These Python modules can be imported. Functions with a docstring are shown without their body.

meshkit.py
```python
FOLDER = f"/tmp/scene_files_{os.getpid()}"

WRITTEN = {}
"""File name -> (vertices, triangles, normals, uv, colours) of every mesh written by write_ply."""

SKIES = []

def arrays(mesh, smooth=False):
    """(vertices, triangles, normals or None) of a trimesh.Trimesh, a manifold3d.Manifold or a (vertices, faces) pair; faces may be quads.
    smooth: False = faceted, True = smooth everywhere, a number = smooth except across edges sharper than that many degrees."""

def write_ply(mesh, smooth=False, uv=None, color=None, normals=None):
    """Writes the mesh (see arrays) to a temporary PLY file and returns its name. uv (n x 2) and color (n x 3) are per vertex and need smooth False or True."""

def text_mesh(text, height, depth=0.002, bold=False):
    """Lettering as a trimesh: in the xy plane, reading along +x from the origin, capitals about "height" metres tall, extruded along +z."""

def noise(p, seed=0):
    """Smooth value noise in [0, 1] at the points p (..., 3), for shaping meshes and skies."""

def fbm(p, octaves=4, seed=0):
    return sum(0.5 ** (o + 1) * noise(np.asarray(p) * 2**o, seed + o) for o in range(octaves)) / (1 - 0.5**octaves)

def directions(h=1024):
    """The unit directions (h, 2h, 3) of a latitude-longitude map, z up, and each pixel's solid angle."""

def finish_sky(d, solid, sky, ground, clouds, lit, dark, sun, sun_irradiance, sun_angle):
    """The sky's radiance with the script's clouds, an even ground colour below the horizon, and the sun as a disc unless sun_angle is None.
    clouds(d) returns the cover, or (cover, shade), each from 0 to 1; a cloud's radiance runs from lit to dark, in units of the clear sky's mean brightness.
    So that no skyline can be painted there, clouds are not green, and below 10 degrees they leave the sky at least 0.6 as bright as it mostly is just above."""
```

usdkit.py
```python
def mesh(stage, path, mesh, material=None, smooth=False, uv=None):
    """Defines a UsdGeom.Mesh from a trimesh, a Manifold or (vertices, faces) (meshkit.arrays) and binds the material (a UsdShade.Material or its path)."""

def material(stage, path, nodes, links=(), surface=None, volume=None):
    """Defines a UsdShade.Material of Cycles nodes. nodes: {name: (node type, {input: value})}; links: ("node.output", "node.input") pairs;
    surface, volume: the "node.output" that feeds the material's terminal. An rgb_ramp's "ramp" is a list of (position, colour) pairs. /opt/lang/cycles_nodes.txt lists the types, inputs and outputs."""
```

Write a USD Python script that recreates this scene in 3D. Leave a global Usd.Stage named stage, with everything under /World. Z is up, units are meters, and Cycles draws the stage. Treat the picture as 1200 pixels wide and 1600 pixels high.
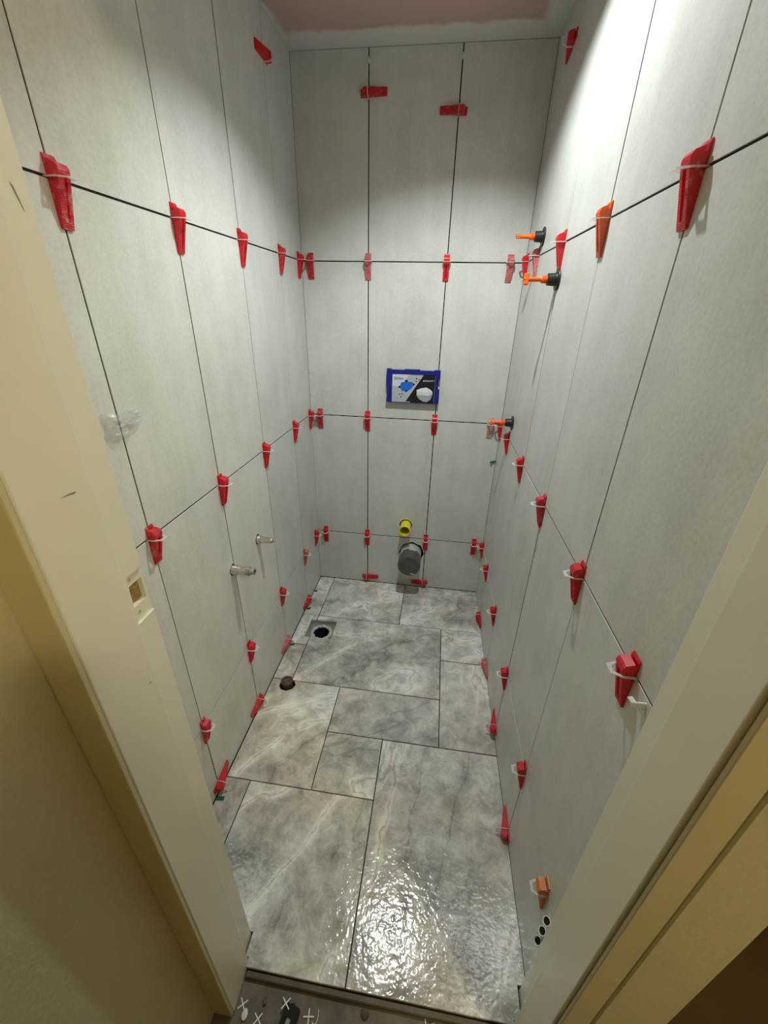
import math, random
import numpy as np, trimesh, shapely
from shapely.geometry import Polygon, Point, box as sbox
from shapely import affinity
import manifold3d as m3
import usdkit, meshkit
from pxr import Usd, UsdGeom, UsdLux, UsdShade, Gf, Sdf

random.seed(7)
rng = np.random.default_rng(7)
stage = Usd.Stage.CreateInMemory()
UsdGeom.SetStageUpAxis(stage, UsdGeom.Tokens.z)
UsdGeom.SetStageMetersPerUnit(stage, 1.0)
world = UsdGeom.Xform.Define(stage, '/World')
stage.SetDefaultPrim(world.GetPrim())
UsdGeom.Scope.Define(stage, '/World/Looks')

# ------------------------------------------------------------------ camera
CAM = np.array([0.57186, -1.77429, 1.32736])
AXES = np.array([[0.99018, 0.13834, 0.02033], [-0.08024, 0.44308, 0.89288], [0.11451, -0.88574, 0.44983]])   # right, up, back
cam = UsdGeom.Camera.Define(stage, '/World/camera')
F_PX = 633.65
cam.CreateHorizontalApertureAttr(36.0)
cam.CreateVerticalApertureAttr(48.0)
cam.CreateFocalLengthAttr(F_PX / 1200 * 36.0)
cam.CreateClippingRangeAttr(Gf.Vec2f(0.01, 50))
cam.CreateExposureAttr(0.0)
mm = np.eye(4); mm[:3, :3] = AXES; mm[3, :3] = CAM
cam.AddTransformOp().Set(Gf.Matrix4d(*mm.ravel().tolist()))

# ------------------------------------------------------------------ lights
def disk_light(path, loc, radius, color, intensity):
    l = UsdLux.DiskLight.Define(stage, path)
    l.CreateRadiusAttr(radius); l.CreateColorAttr(Gf.Vec3f(*color)); l.CreateIntensityAttr(intensity)
    l.AddTranslateOp().Set(Gf.Vec3d(*loc))
    return l
def sphere_light(path, loc, radius, color, intensity):
    l = UsdLux.SphereLight.Define(stage, path)
    l.CreateRadiusAttr(radius); l.CreateColorAttr(Gf.Vec3f(*color)); l.CreateIntensityAttr(intensity)
    l.AddTranslateOp().Set(Gf.Vec3d(*loc))
    return l
LAMP = (0.545, -0.72, 2.060 + 0.031)     # recessed into the ceiling, so that its can cuts the beam off high on the walls
lamp = disk_light('/World/room_light', (LAMP[0] - 0.007, LAMP[1] - 0.0035, LAMP[2]), 0.014, (0.91, 1.0, 0.98), 7200.0)
lamp.AddRotateXOp().Set(17.0)      # the spot is turned towards the back wall
UsdLux.ShapingAPI.Apply(lamp.GetPrim()).CreateShapingConeAngleAttr(56.0)
sphere_light('/World/hall_light', (1.70, -2.60, 2.42), 0.07, (1.0, 0.85, 0.56), 245.0)

# ------------------------------------------------------------------ materials
def mat(name, nodes, links=(), surface='p.BSDF'):
    return usdkit.material(stage, '/World/Looks/' + name, nodes, links, surface=surface)
def plain(name, color, rough=0.5, **kw):
    return mat(name, {'p': ('principled_bsdf', {'base_color': color, 'roughness': rough, **kw})})

def position_nodes():
    """Point in the world shifted by a random amount for each object."""
    n = {'g': ('geometry', {}), 'o': ('object_info', {}),
         'k': ('vector_math', {'math_type': 'scale', 'vector1': (0, 0, 0), 'scale': 17.0}),
         'cx': ('combine_xyz', {'x': 1.0, 'y': 2.3, 'z': 3.1}),
         'rs': ('vector_math', {'math_type': 'scale', 'scale': 1.0}),
         'k2': ('vector_math', {'math_type': 'scale', 'scale': 11.0}),
         'a': ('vector_math', {'math_type': 'add'})}
    del n['k']
    l = [('cx.vector', 'rs.vector1'), ('o.random', 'rs.scale'), ('rs.vector', 'k2.vector1'), ('g.position', 'a.vector1'), ('k2.vector', 'a.vector2')]
    return n, l

def make_wall_tile():
    n, l = position_nodes()
    n.update({
        'ms': ('mapping', {'scale': (22, 22, 2.2)}), 'streak': ('noise_texture', {'scale': 1.0, 'detail': 5, 'roughness': 0.6}),
        'blot': ('noise_texture', {'scale': 5.0, 'detail': 6, 'roughness': 0.62}),
        'grain': ('noise_texture', {'scale': 160.0, 'detail': 3, 'roughness': 0.6}),
        'mx': ('mix_float', {'fac': 0.66}), 'mx2': ('mix_float', {'fac': 0.28}),
        'r': ('rgb_ramp', {'ramp': [(0.30, (0.47, 0.467, 0.43)), (0.46, (0.56, 0.557, 0.52)), (0.56, (0.61, 0.608, 0.572)), (0.70, (0.655, 0.653, 0.62))]}),
        'b': ('bump', {'strength': 0.12, 'distance': 0.002}),
        'p': ('principled_bsdf', {'roughness': 0.36, 'specular_ior_level': 0.4})})
    l += [('a.vector', 'ms.vector'), ('ms.vector', 'streak.vector'), ('a.vector', 'blot.vector'), ('a.vector', 'grain.vector'),
          ('streak.fac', 'mx.a'), ('blot.fac', 'mx.b'), ('mx.result', 'mx2.a'), ('grain.fac', 'mx2.b'), ('mx2.result', 'r.fac'), ('r.color', 'p.base_color'),
          ('grain.fac', 'b.height'), ('b.normal', 'p.normal')]
    return mat('wall_tile', n, l)

def make_floor_tile(name, angle, stretch):
    n, l = position_nodes()
    n.update({
        'rot': ('mapping', {'rotation': (0, 0, angle)}), 'st': ('mapping', {'scale': (1.0, stretch, 1.0)}),
        'form': ('noise_texture', {'scale': 2.4, 'detail': 6, 'roughness': 0.50, 'distortion': 0.35}),
        'rings': ('math', {'math_type': 'multiply', 'value2': 10.0}), 'band': ('math', {'math_type': 'pingpong', 'value2': 1.0}),
        'crust': ('rgb_ramp', {'ramp': [(0.0, (0.20, 0.20, 0.20)), (0.05, (0.36, 0.36, 0.36)), (0.40, (0.46, 0.46, 0.46)), (0.70, (0.50, 0.50, 0.50)), (0.84, (0.58, 0.58, 0.58)), (0.93, (0.76, 0.76, 0.76)), (0.98, (0.58, 0.58, 0.58)), (1.0, (0.42, 0.42, 0.42))]}),
        'broad': ('noise_texture', {'scale': 4.2, 'detail': 4, 'roughness': 0.55}),
        'mott': ('noise_texture', {'scale': 17.0, 'detail': 9, 'roughness': 0.74, 'distortion': 0.4}),
        'm0': ('mix_float', {'fac': 0.34}), 'm1': ('mix_float', {'fac': 0.46}),
        'r': ('rgb_ramp', {'ramp': [(0.35, (0.21, 0.199, 0.175)), (0.44, (0.37, 0.352, 0.316)), (0.50, (0.53, 0.51, 0.463)), (0.55, (0.67, 0.649, 0.60)), (0.62, (0.82, 0.80, 0.755))]}),
        'tintn': ('noise_texture', {'scale': 5.0, 'detail': 4, 'roughness': 0.6}),
        'tintr': ('rgb_ramp', {'ramp': [(0.50, (1, 1, 1)), (0.62, (1.0, 0.945, 0.93))]}),
        'tint': ('mix_color', {'blend_type': 'multiply', 'fac': 1.0}),
        'lump': ('noise_texture', {'scale': 80.0, 'detail': 1.5, 'roughness': 0.5}),
        'b': ('bump', {'strength': 0.5, 'distance': 0.0020}),
        'rr': ('map_range', {'value': 0.5, 'from_min': 0.35, 'from_max': 0.7, 'to_min': 0.09, 'to_max': 0.20}),
        'p': ('principled_bsdf', {'specular_ior_level': 0.5})})
    l += [('a.vector', 'rot.vector'), ('rot.vector', 'st.vector'), ('st.vector', 'form.vector'), ('st.vector', 'broad.vector'), ('a.vector', 'mott.vector'),
          ('form.fac', 'rings.value1'), ('rings.value', 'band.value1'), ('band.value', 'crust.fac'), ('crust.color', 'm0.a'), ('broad.fac', 'm0.b'),
          ('m0.result', 'm1.a'), ('mott.fac', 'm1.b'), ('m1.result', 'r.fac'),
          ('a.vector', 'tintn.vector'), ('tintn.fac', 'tintr.fac'), ('r.color', 'tint.a'), ('tintr.color', 'tint.b'), ('tint.result', 'p.base_color'),
          ('g.position', 'lump.vector'), ('lump.fac', 'b.height'), ('b.normal', 'p.normal'), ('mott.fac', 'rr.value'), ('rr.result', 'p.roughness')]
    return mat(name, n, l)

def make_plastic(name, color, dusty=0.35, dust=(0.62, 0.50, 0.47), rough=0.35):
    n, l = position_nodes()
    n.update({'n': ('noise_texture', {'scale': 70.0, 'detail': 5, 'roughness': 0.7}),
              'r': ('rgb_ramp', {'ramp': [(0.66 - 0.36 * dusty, color), (1.05 - 0.45 * dusty, dust)]}),
              'p': ('principled_bsdf', {'roughness': rough, 'subsurface_weight': 0.25, 'subsurface_scale': 0.004, 'subsurface_radius': (1.0, 0.3, 0.3)})})
    l += [('a.vector', 'n.vector'), ('n.fac', 'r.fac'), ('r.color', 'p.base_color')]
    return mat(name, n, l)

def make_noisy(name, c0, c1, scale, rough=0.6, bump=0.0, dist=0.002, lo=0.35, hi=0.65, **kw):
    return mat(name, {'g': ('geometry', {}), 'n': ('noise_texture', {'scale': scale, 'detail': 6, 'roughness': 0.62}),
                      'r': ('rgb_ramp', {'ramp': [(lo, c0), (hi, c1)]}), 'b': ('bump', {'strength': bump, 'distance': dist}),
                      'p': ('principled_bsdf', {'roughness': rough, **kw})},
               [('g.position', 'n.vector'), ('n.fac', 'r.fac'), ('r.color', 'p.base_color'), ('n.fac', 'b.height'), ('b.normal', 'p.normal')])

def make_ceiling():
    """Pink plasterboard with white filler smeared along the edges by the walls."""
    n = {'g': ('geometry', {}), 's': ('separate_xyz', {}), 'w': ('noise_texture', {'scale': 7.0, 'detail': 5, 'roughness': 0.6}),
         'wv': ('math', {'math_type': 'multiply_add', 'value2': 0.10, 'value3': -0.05}),
         'yy': ('math', {'math_type': 'add'}), 'xx': ('math', {'math_type': 'add'}),
         'fy': ('map_range', {'from_min': -0.105, 'from_max': -0.085, 'clamp': True}), 'fx': ('map_range', {'from_min': 0.765, 'from_max': 0.79, 'clamp': True}),
         'fl': ('map_range', {'from_min': 0.03, 'from_max': 0.01, 'clamp': True}),
         'm': ('math', {'math_type': 'maximum'}), 'm2': ('math', {'math_type': 'maximum'}),
         'c': ('mix_color', {'a': (0.52, 0.365, 0.335), 'b': (0.66, 0.645, 0.60)}),
         'fn': ('noise_texture', {'scale': 30.0, 'detail': 5}), 'b': ('bump', {'strength': 0.25, 'distance': 0.004}),
         'p': ('principled_bsdf', {'roughness': 0.8})}
    l = [('g.position', 's.vector'), ('g.position', 'w.vector'), ('w.fac', 'wv.value1'), ('s.y', 'yy.value1'), ('wv.value', 'yy.value2'), ('s.x', 'xx.value1'), ('wv.value', 'xx.value2'),
         ('yy.value', 'fy.value'), ('xx.value', 'fx.value'), ('xx.value', 'fl.value'), ('fy.result', 'm.value1'), ('fx.result', 'm.value2'), ('m.value', 'm2.value1'), ('fl.result', 'm2.value2'), ('m2.value', 'c.fac'), ('c.result', 'p.base_color'),
         ('g.position', 'fn.vector'), ('fn.fac', 'b.height'), ('b.normal', 'p.normal')]
    return mat('ceiling_board', n, l)

WALL_TILE = make_wall_tile()
FLOOR_X = make_floor_tile('floor_tile_across', 1.15, 0.45)
FLOOR_Y = make_floor_tile('floor_tile_along', 0.22, 0.40)
CEILING = make_ceiling()
BACKING = make_noisy('backing_board', (0.008, 0.0075, 0.0065), (0.014, 0.013, 0.011), 20, 0.9)
SCREED = make_noisy('screed', (0.06, 0.055, 0.045), (0.10, 0.095, 0.08), 30, 0.8)
CREAM = make_noisy('cream_frame_paint', (0.69, 0.665, 0.535), (0.72, 0.695, 0.565), 6, 0.38, 0.04, 0.001)
YELLOW_PAINT = make_noisy('hall_wall_paint', (0.49, 0.447, 0.28), (0.53, 0.483, 0.305), 140, 0.6, 0.2, 0.0025)
YELLOW_TRIM = make_noisy('hall_trim_paint', (0.50, 0.45, 0.265), (0.53, 0.478, 0.28), 8, 0.45)
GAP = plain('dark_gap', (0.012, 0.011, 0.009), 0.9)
RED = make_plastic('red_plastic', (0.56, 0.004, 0.012), 0.08)
RED_DUSTY = make_plastic('dusty_red_plastic', (0.50, 0.008, 0.016), 0.34)
PINK = make_plastic('pink_worn_plastic', (0.50, 0.10, 0.10), 0.50, (0.62, 0.36, 0.34))
PALE = make_plastic('pale_worn_plastic', (0.52, 0.30, 0.28), 0.50, (0.60, 0.50, 0.46))
ORANGE = make_plastic('orange_plastic', (0.72, 0.10, 0.012), 0.30, (0.66, 0.30, 0.16))
YELLOWED = make_plastic('yellow_orange_plastic', (0.60, 0.15, 0.010), 0.52, (0.72, 0.47, 0.10))
ORANGE_CLEAN = plain('orange_handle', (0.85, 0.12, 0.012), 0.35)
CLIP = mat('clip_plastic', {'p': ('principled_bsdf', {'base_color': (0.86, 0.84, 0.82), 'roughness': 0.35}), 't': ('translucent_bsdf', {'color': (0.85, 0.82, 0.80)}),
                            'c': ('transparent_bsdf', {'color': (0.95, 0.95, 0.95)}), 'm': ('mix_closure', {'fac': 0.35}), 'm2': ('mix_closure', {'fac': 0.35})},
           [('p.BSDF', 'm.closure1'), ('t.BSDF', 'm.closure2'), ('m.closure', 'm2.closure1'), ('c.BSDF', 'm2.closure2')], 'm2.closure')
BLACK = plain('black_rubber', (0.012, 0.012, 0.013), 0.4)
HOLE = plain('dark_hole', (0.004, 0.004, 0.004), 0.9)
WHITE = plain('white_plastic', (0.74, 0.73, 0.68), 0.45)
YELLOW_PIPE = plain('yellow_pipe_plastic', (0.80, 0.70, 0.010), 0.38)
GREY_LIGHT = make_noisy('light_grey_wrap', (0.40, 0.40, 0.385), (0.52, 0.52, 0.50), 60, 0.5, 0.2)
GREY_DARK = make_noisy('dark_grey_cap', (0.070, 0.072, 0.070), (0.092, 0.094, 0.090), 25, 0.5)
CHROME = plain('chrome', (0.66, 0.63, 0.57), 0.2, metallic=1.0)
STEEL = make_noisy('dull_steel', (0.30, 0.29, 0.27), (0.45, 0.44, 0.41), 60, 0.4, 0.1, metallic=0.7)
RUST = make_noisy('rusty_iron', (0.045, 0.024, 0.016), (0.12, 0.075, 0.055), 120, 0.75, 0.4)
BLUE = plain('blue_box_plastic', (0.008, 0.013, 0.20), 0.4)
GREEN = plain('green_spacer_plastic', (0.004, 0.13, 0.055), 0.4)
TEAL = plain('teal_spacer_plastic', (0.004, 0.12, 0.09), 0.4)
RAW_WOOD = make_noisy('raw_wood', (0.24, 0.15, 0.045), (0.42, 0.29, 0.11), 130, 0.8, 0.4)
BROWN_STRIP = make_noisy('brown_strip', (0.075, 0.052, 0.03), (0.13, 0.095, 0.06), 40, 0.6, 0.2)
HALL_FLOOR = make_noisy('dusty_hall_screed', (0.11, 0.094, 0.07), (0.19, 0.165, 0.128), 18, 0.8, 0.3)
DARK_WOOD = make_noisy('dark_brown_floor', (0.045, 0.026, 0.008), (0.065, 0.040, 0.013), 5, 0.5)
HALL_WHITE = plain('hall_ceiling_paint', (0.68, 0.62, 0.50), 0.8)
MORTAR = make_noisy('grey_mortar', (0.16, 0.155, 0.14), (0.36, 0.35, 0.33), 90, 0.8, 0.5)
PRINT_WHITE = plain('print_white', (0.58, 0.63, 0.68), 0.4)
PRINT_GREY = plain('print_pale_grey', (0.42, 0.45, 0.48), 0.4)
PRINT_BLACK = plain('print_black', (0.008, 0.008, 0.010), 0.4)
PRINT_BLUE = plain('print_blue', (0.015, 0.13, 0.62), 0.4)
PRINT_LINE = plain('print_line', (0.28, 0.31, 0.34), 0.4)
PRINT_SHADE = plain('print_shade_grey', (0.34, 0.35, 0.37), 0.4)
FILM = mat('clear_film', {'g': ('glossy_bsdf', {'color': (1, 1, 1), 'roughness': 0.05}), 't': ('transparent_bsdf', {'color': (0.93, 0.93, 0.93)}), 'd': ('diffuse_bsdf', {'color': (0.8, 0.8, 0.8)}),
                          'm0': ('mix_closure', {'fac': 0.12}), 'm': ('mix_closure', {'fac': 0.16})},
           [('t.BSDF', 'm0.closure1'), ('d.BSDF', 'm0.closure2'), ('m0.closure', 'm.closure1'), ('g.BSDF', 'm.closure2')], 'm.closure')

# ------------------------------------------------------------------ helpers
taken = {}
def numbered(parent, name):
    k = taken.setdefault((str(parent), name), 0); taken[(str(parent), name)] += 1
    return name if k == 0 else f'{name}_{k:03d}'
def path_of(parent):
    return '/World' if parent is None else str(parent.GetPath())
def say(o, label=None, category=None, group=None, kind=None):
    for k, v in (('label', label), ('category', category), ('group', group), ('kind', kind)):
        if v: o.SetCustomDataByKey(k, v)
    return o
def obj(name, mesh, material, parent=None, smooth=False, **said):
    pp = path_of(parent)
    if not isinstance(mesh, (list, tuple)) and hasattr(mesh, 'visual'):
        mesh = (mesh.vertices, mesh.faces)
    m = usdkit.mesh(stage, pp + '/' + numbered(pp, name), mesh, material, smooth=smooth)
    return say(m.GetPrim(), **said)
def thing(name, label=None, category=None, group=None, kind=None, matrix=None, loc=None):
    x = UsdGeom.Xform.Define(stage, '/World/' + numbered('/World', name))
    if loc is not None:
        matrix = np.eye(4); matrix[3, :3] = loc
    if matrix is not None: x.AddTransformOp().Set(Gf.Matrix4d(*np.asarray(matrix, float).ravel().tolist()))
    return say(x.GetPrim(), label, category, group, kind)
def copy_of(proto, matrix, label, category, group):
    x = UsdGeom.Xform.Define(stage, '/World/' + numbered('/World', 'levelling_wedge'))
    x.GetPrim().GetReferences().AddInternalReference(proto.GetPath())
    x.GetPrim().SetInstanceable(True)
    x.MakeMatrixXform().Set(Gf.Matrix4d(*np.asarray(matrix, float).ravel().tolist()))
    return say(x.GetPrim(), label, category, group)
def cat(*ms):
    vs, fs, n = [], [], 0
    for m in ms:
        v, f, _ = meshkit.arrays(m)
        vs.append(v); fs.append(f + n); n += len(v)
    return np.vstack(vs), np.vstack(fs)
def moved(m, M4):
    v, f, _ = meshkit.arrays(m)
    return v @ np.asarray(M4)[:3, :3] + np.asarray(M4)[3, :3], f
def frame(x, y, z, o):
    m = np.eye(4); m[0, :3], m[1, :3], m[2, :3], m[3, :3] = x, y, z, o
    return m
def bx(x0, x1, y0, y1, z0, z1, c=0.0):
    """A box with chamfered edges."""
    if c <= 0:
        return m3.Manifold.cube([x1 - x0, y1 - y0, z1 - z0]).translate([x0, y0, z0])
    p = []
    for sx, X in ((1, x0), (-1, x1)):
        for sy, Y in ((1, y0), (-1, y1)):
            for sz, Z in ((1, z0), (-1, z1)):
                p += [(X + sx * c, Y + sy * c, Z), (X + sx * c, Y, Z + sz * c), (X, Y + sy * c, Z + sz * c)]
    return m3.Manifold.hull_points(np.array(p, float))
def prism(poly, h):
    """Extrudes a shapely polygon (or a list of points) in xy from z = 0 to h."""
    if not hasattr(poly, 'exterior'): poly = Polygon(poly)
    poly = shapely.geometry.polygon.orient(poly)
    cs = m3.CrossSection([np.array(r.coords)[:-1] for r in (poly.exterior, *poly.interiors)], m3.FillRule.EvenOdd)
    return m3.Manifold.extrude(cs, h)
def cyl(a, b, ra, rb=None, n=32):
    a, b = np.asarray(a, float), np.asarray(b, float)
    d = b - a; L = np.linalg.norm(d)
    c = m3.Manifold.cylinder(L, ra, ra if rb is None else rb, n)
    z = d / L; x = np.cross([0, 1, 0] if abs(z[1]) < 0.9 else [1, 0, 0], z); x /= np.linalg.norm(x); y = np.cross(z, x)
    m = np.zeros((3, 4)); m[:, 0], m[:, 1], m[:, 2], m[:, 3] = x, y, z, a
    return c.transform(m)
def lathe(profile, n=32):
    """Revolves (radius, height) points about z."""
    return trimesh.creation.revolve(np.array(profile, float), sections=n)

# ------------------------------------------------------------------ the setting
W, SLANT, TOP = 0.8395, -0.0172, 2.060
C1, C2, C3 = 0.2916, 0.8916, 1.4824            # heights of the tile courses' joints
nr = math.hypot(1, SLANT)
RH = np.array([SLANT, 1, 0]) / nr; RO = np.array([-1, SLANT, 0]) / nr
UP = np.array([0, 0, 1.0])
WALLS = {'left': (np.zeros(3), np.array([0, 1.0, 0]), np.array([1.0, 0, 0])), 'back': (np.zeros(3), np.array([1.0, 0, 0]), np.array([0, -1.0, 0])),
         'right': (np.array([W, 0, 0]), RH, RO)}
def on(wall, h, z, out=0.0):
    o, H, O = WALLS[wall]
    return o + H * h + UP * z + O * out
def wall_frame(wall):
    """Local x along the wall, y up, z out of the wall (x runs so that the frame is right-handed)."""
    o, H, O = WALLS[wall]
    return frame(np.cross(UP, O), UP, O, o), (1 if np.dot(np.cross(UP, O), H) > 0 else -1)

THICK = 0.009
def build_wall(wall, h0, h1, joints, label, cuts=()):
    F, s = wall_frame(wall)
    w = thing('wall_' + wall, label, kind='structure', matrix=F)
    a, b = sorted((s * h0, s * h1))
    back = bx(a - 0.03, b + 0.03, -0.03, TOP + 0.03, -0.08, -0.0020)    # dark adhesive fills the joints to 2 mm below the face
    for c in cuts: back = back - c
    obj('backing', back, BACKING, w)
    hs = sorted([s * h0, s * h1, *[s * j for j in joints]])
    zs = [0.0008, C1, C2, C3, TOP - 0.001]
    for i in range(len(zs) - 1):
        for k in range(len(hs) - 1):
            gz, gh = 0.0019, 0.0018
            proud = 0.0004 * rng.standard_normal()
            proud = float(np.clip(proud, -0.0006, 0.0006))
            t = bx(hs[k] + (gh if k else 0.0003), hs[k + 1] - (gh if k < len(hs) - 2 else 0.0003), zs[i] + (gz if i else 0), zs[i + 1] - (gz if i < len(zs) - 2 else 0), -THICK, proud, 0.00025)
            for c in cuts: t = t - c
            obj('tile', t, WALL_TILE, w)
    return w

# holes in the back wall are cut in its local frame: x, z (up), out
def hole_back(x, z, r, n=24, ragged=0.0):
    pts = []
    for k in range(n):
        q = 2 * math.pi * k / n
        rr = r * (1 + ragged * (rng.random() - 0.3))
        pts.append((x + rr * math.cos(q), z + rr * math.sin(q)))
    return prism(pts, 0.2).translate([0, 0, -0.06])
GREY_C, YEL_C = (0.486, 0.2020), (0.4535, 0.3620)
back_cuts = [hole_back(GREY_C[0] + 0.003, GREY_C[1] + 0.003, 0.0635, 8, 0.05), hole_back(YEL_C[0], YEL_C[1] + 0.002, 0.0305, 14, 0.05)]
build_wall('back', 0.0, W, [0.261, 0.5572], 'back wall of large pale grey tiles with dark open joints', back_cuts)
VALVES = [(-0.839, 0.619), (-0.659, 0.619)]
def hole_left(y, z, r):
    return prism([(-y + r * math.cos(q) * (1 + 0.1 * rng.random()), z + r * math.sin(q) * (1 + 0.1 * rng.random())) for q in np.linspace(0, 2 * math.pi, 17)[:-1]], 0.2).translate([0, 0, -0.03])
# the left wall's frame runs x = cross(up, out) = (0, 1, 0): x is y
def hole_left2(y, z, r):
    return prism([(y + r * math.cos(q) * (1 + 0.1 * rng.random()), z + r * math.sin(q) * (1 + 0.1 * rng.random())) for q in np.linspace(0, 2 * math.pi, 17)[:-1]], 0.2).translate([0, 0, -0.03])
build_wall('left', -1.420, 0.0, [-0.2384, -0.5291, -0.8285, -1.1185], 'left wall of large pale grey tiles with dark open joints', [hole_left2(y, z, 0.0175) for y, z in VALVES])
build_wall('right', -1.420, 0.0, [-0.2291, -0.5180, -0.8079, -1.1137], 'right wall of large pale grey tiles with dark open joints')

# ceiling
obj('ceiling', bx(-0.08, 0.98, -1.5, 0.08, TOP, TOP + 0.06) - cyl((LAMP[0], LAMP[1], TOP - 0.1), (LAMP[0], LAMP[1], TOP + 0.1), 0.049, n=48), CEILING, label='pink plasterboard ceiling with white filler along its edges', kind='structure')

dl = thing('ceiling_lamp', 'small round recessed spotlight in the pink ceiling', 'lamp', loc=(LAMP[0], LAMP[1], TOP))
obj('housing', lathe([(0.0485, -0.0005), (0.0485, 0.0400), (0.0, 0.0400), (0.0, 0.0390), (0.0475, 0.0390), (0.0475, -0.0005), (0.0485, -0.0005)], 48), BLACK, dl, smooth=35)
obj('trim_ring', lathe([(0.0475, 0.0), (0.0475, -0.0030), (0.0540, -0.0030), (0.0560, 0.0), (0.0475, 0.0)], 48), WHITE, dl, smooth=35)

# floor: screed and the tiles of a mixed-size pattern
JL_X0, JL_X1 = 0.231, 0.243        # left jamb: rebate face and stop face
JR_X0, JR_X1 = 0.8475, 0.828
Y_IN, Y_REB, Y_FRONT, Y_REB_R = -1.409, -1.451, -1.527, -1.459
floor = thing('floor', 'wet grey stone-look floor tiles in a mixed-size pattern', kind='structure')
DRAIN = (0.052, 0.175, -0.455, -0.340)
drain_cut = bx(DRAIN[0], DRAIN[1], DRAIN[2], DRAIN[3], -0.2, 0.2)
stub_cut = m3.Manifold.extrude(m3.CrossSection([np.array([(0.068 + 0.027 * math.cos(q) * (1 + 0.25 * rng.random()), -0.716 + 0.026 * math.sin(q) * (1 + 0.3 * rng.random())) for q in np.linspace(0, 2 * math.pi, 10)[:-1]])]), 0.3).translate([0, 0, -0.1])
drain_deep = bx(DRAIN[0] - 0.004, DRAIN[1] + 0.004, DRAIN[2] - 0.004, DRAIN[3] + 0.004, -0.2, 0.1)
obj('screed', bx(-0.08, 0.92, -1.462, 0.08, -0.13, -0.0105) - drain_deep - stub_cut, SCREED, floor)
fx = [0.002, 0.078, 0.275, 0.470, 0.662, 0.862]
fy = [-0.003, -0.115, -0.310, -0.500, -0.505, -0.695, -0.887, -1.080, -1.463]
layout = [(0.078, 0.466, -0.0010, -0.310, 'x'), (0.466, 0.9, -0.0010, -0.310, 'x'), (0.078, 0.662, -0.310, -0.695, 'x'), (0.662, 0.9, -0.310, -0.500, 'x'),
          (0.662, 0.9, -0.500, -0.885, 'y'), (0.275, 0.662, -0.695, -0.885, 'x'), (0.0007, 0.275, -0.695, -1.080, 'x'), (0.275, 0.470, -0.885, -1.080, 'x'),
          (0.470, 0.9, -0.885, -1.463, 'y'), (0.081, 0.470, -1.080, -1.463, 'y'), (0.0007, 0.078, -0.0010, -0.113, 'y'), (0.0007, 0.078, -0.113, -0.310, 'x'),
          (0.0007, 0.078, -0.310, -0.503, 'y'), (0.0007, 0.078, -0.503, -0.695, 'x'), (0.0007, 0.081, -1.080, -1.463, 'x')]
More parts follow.
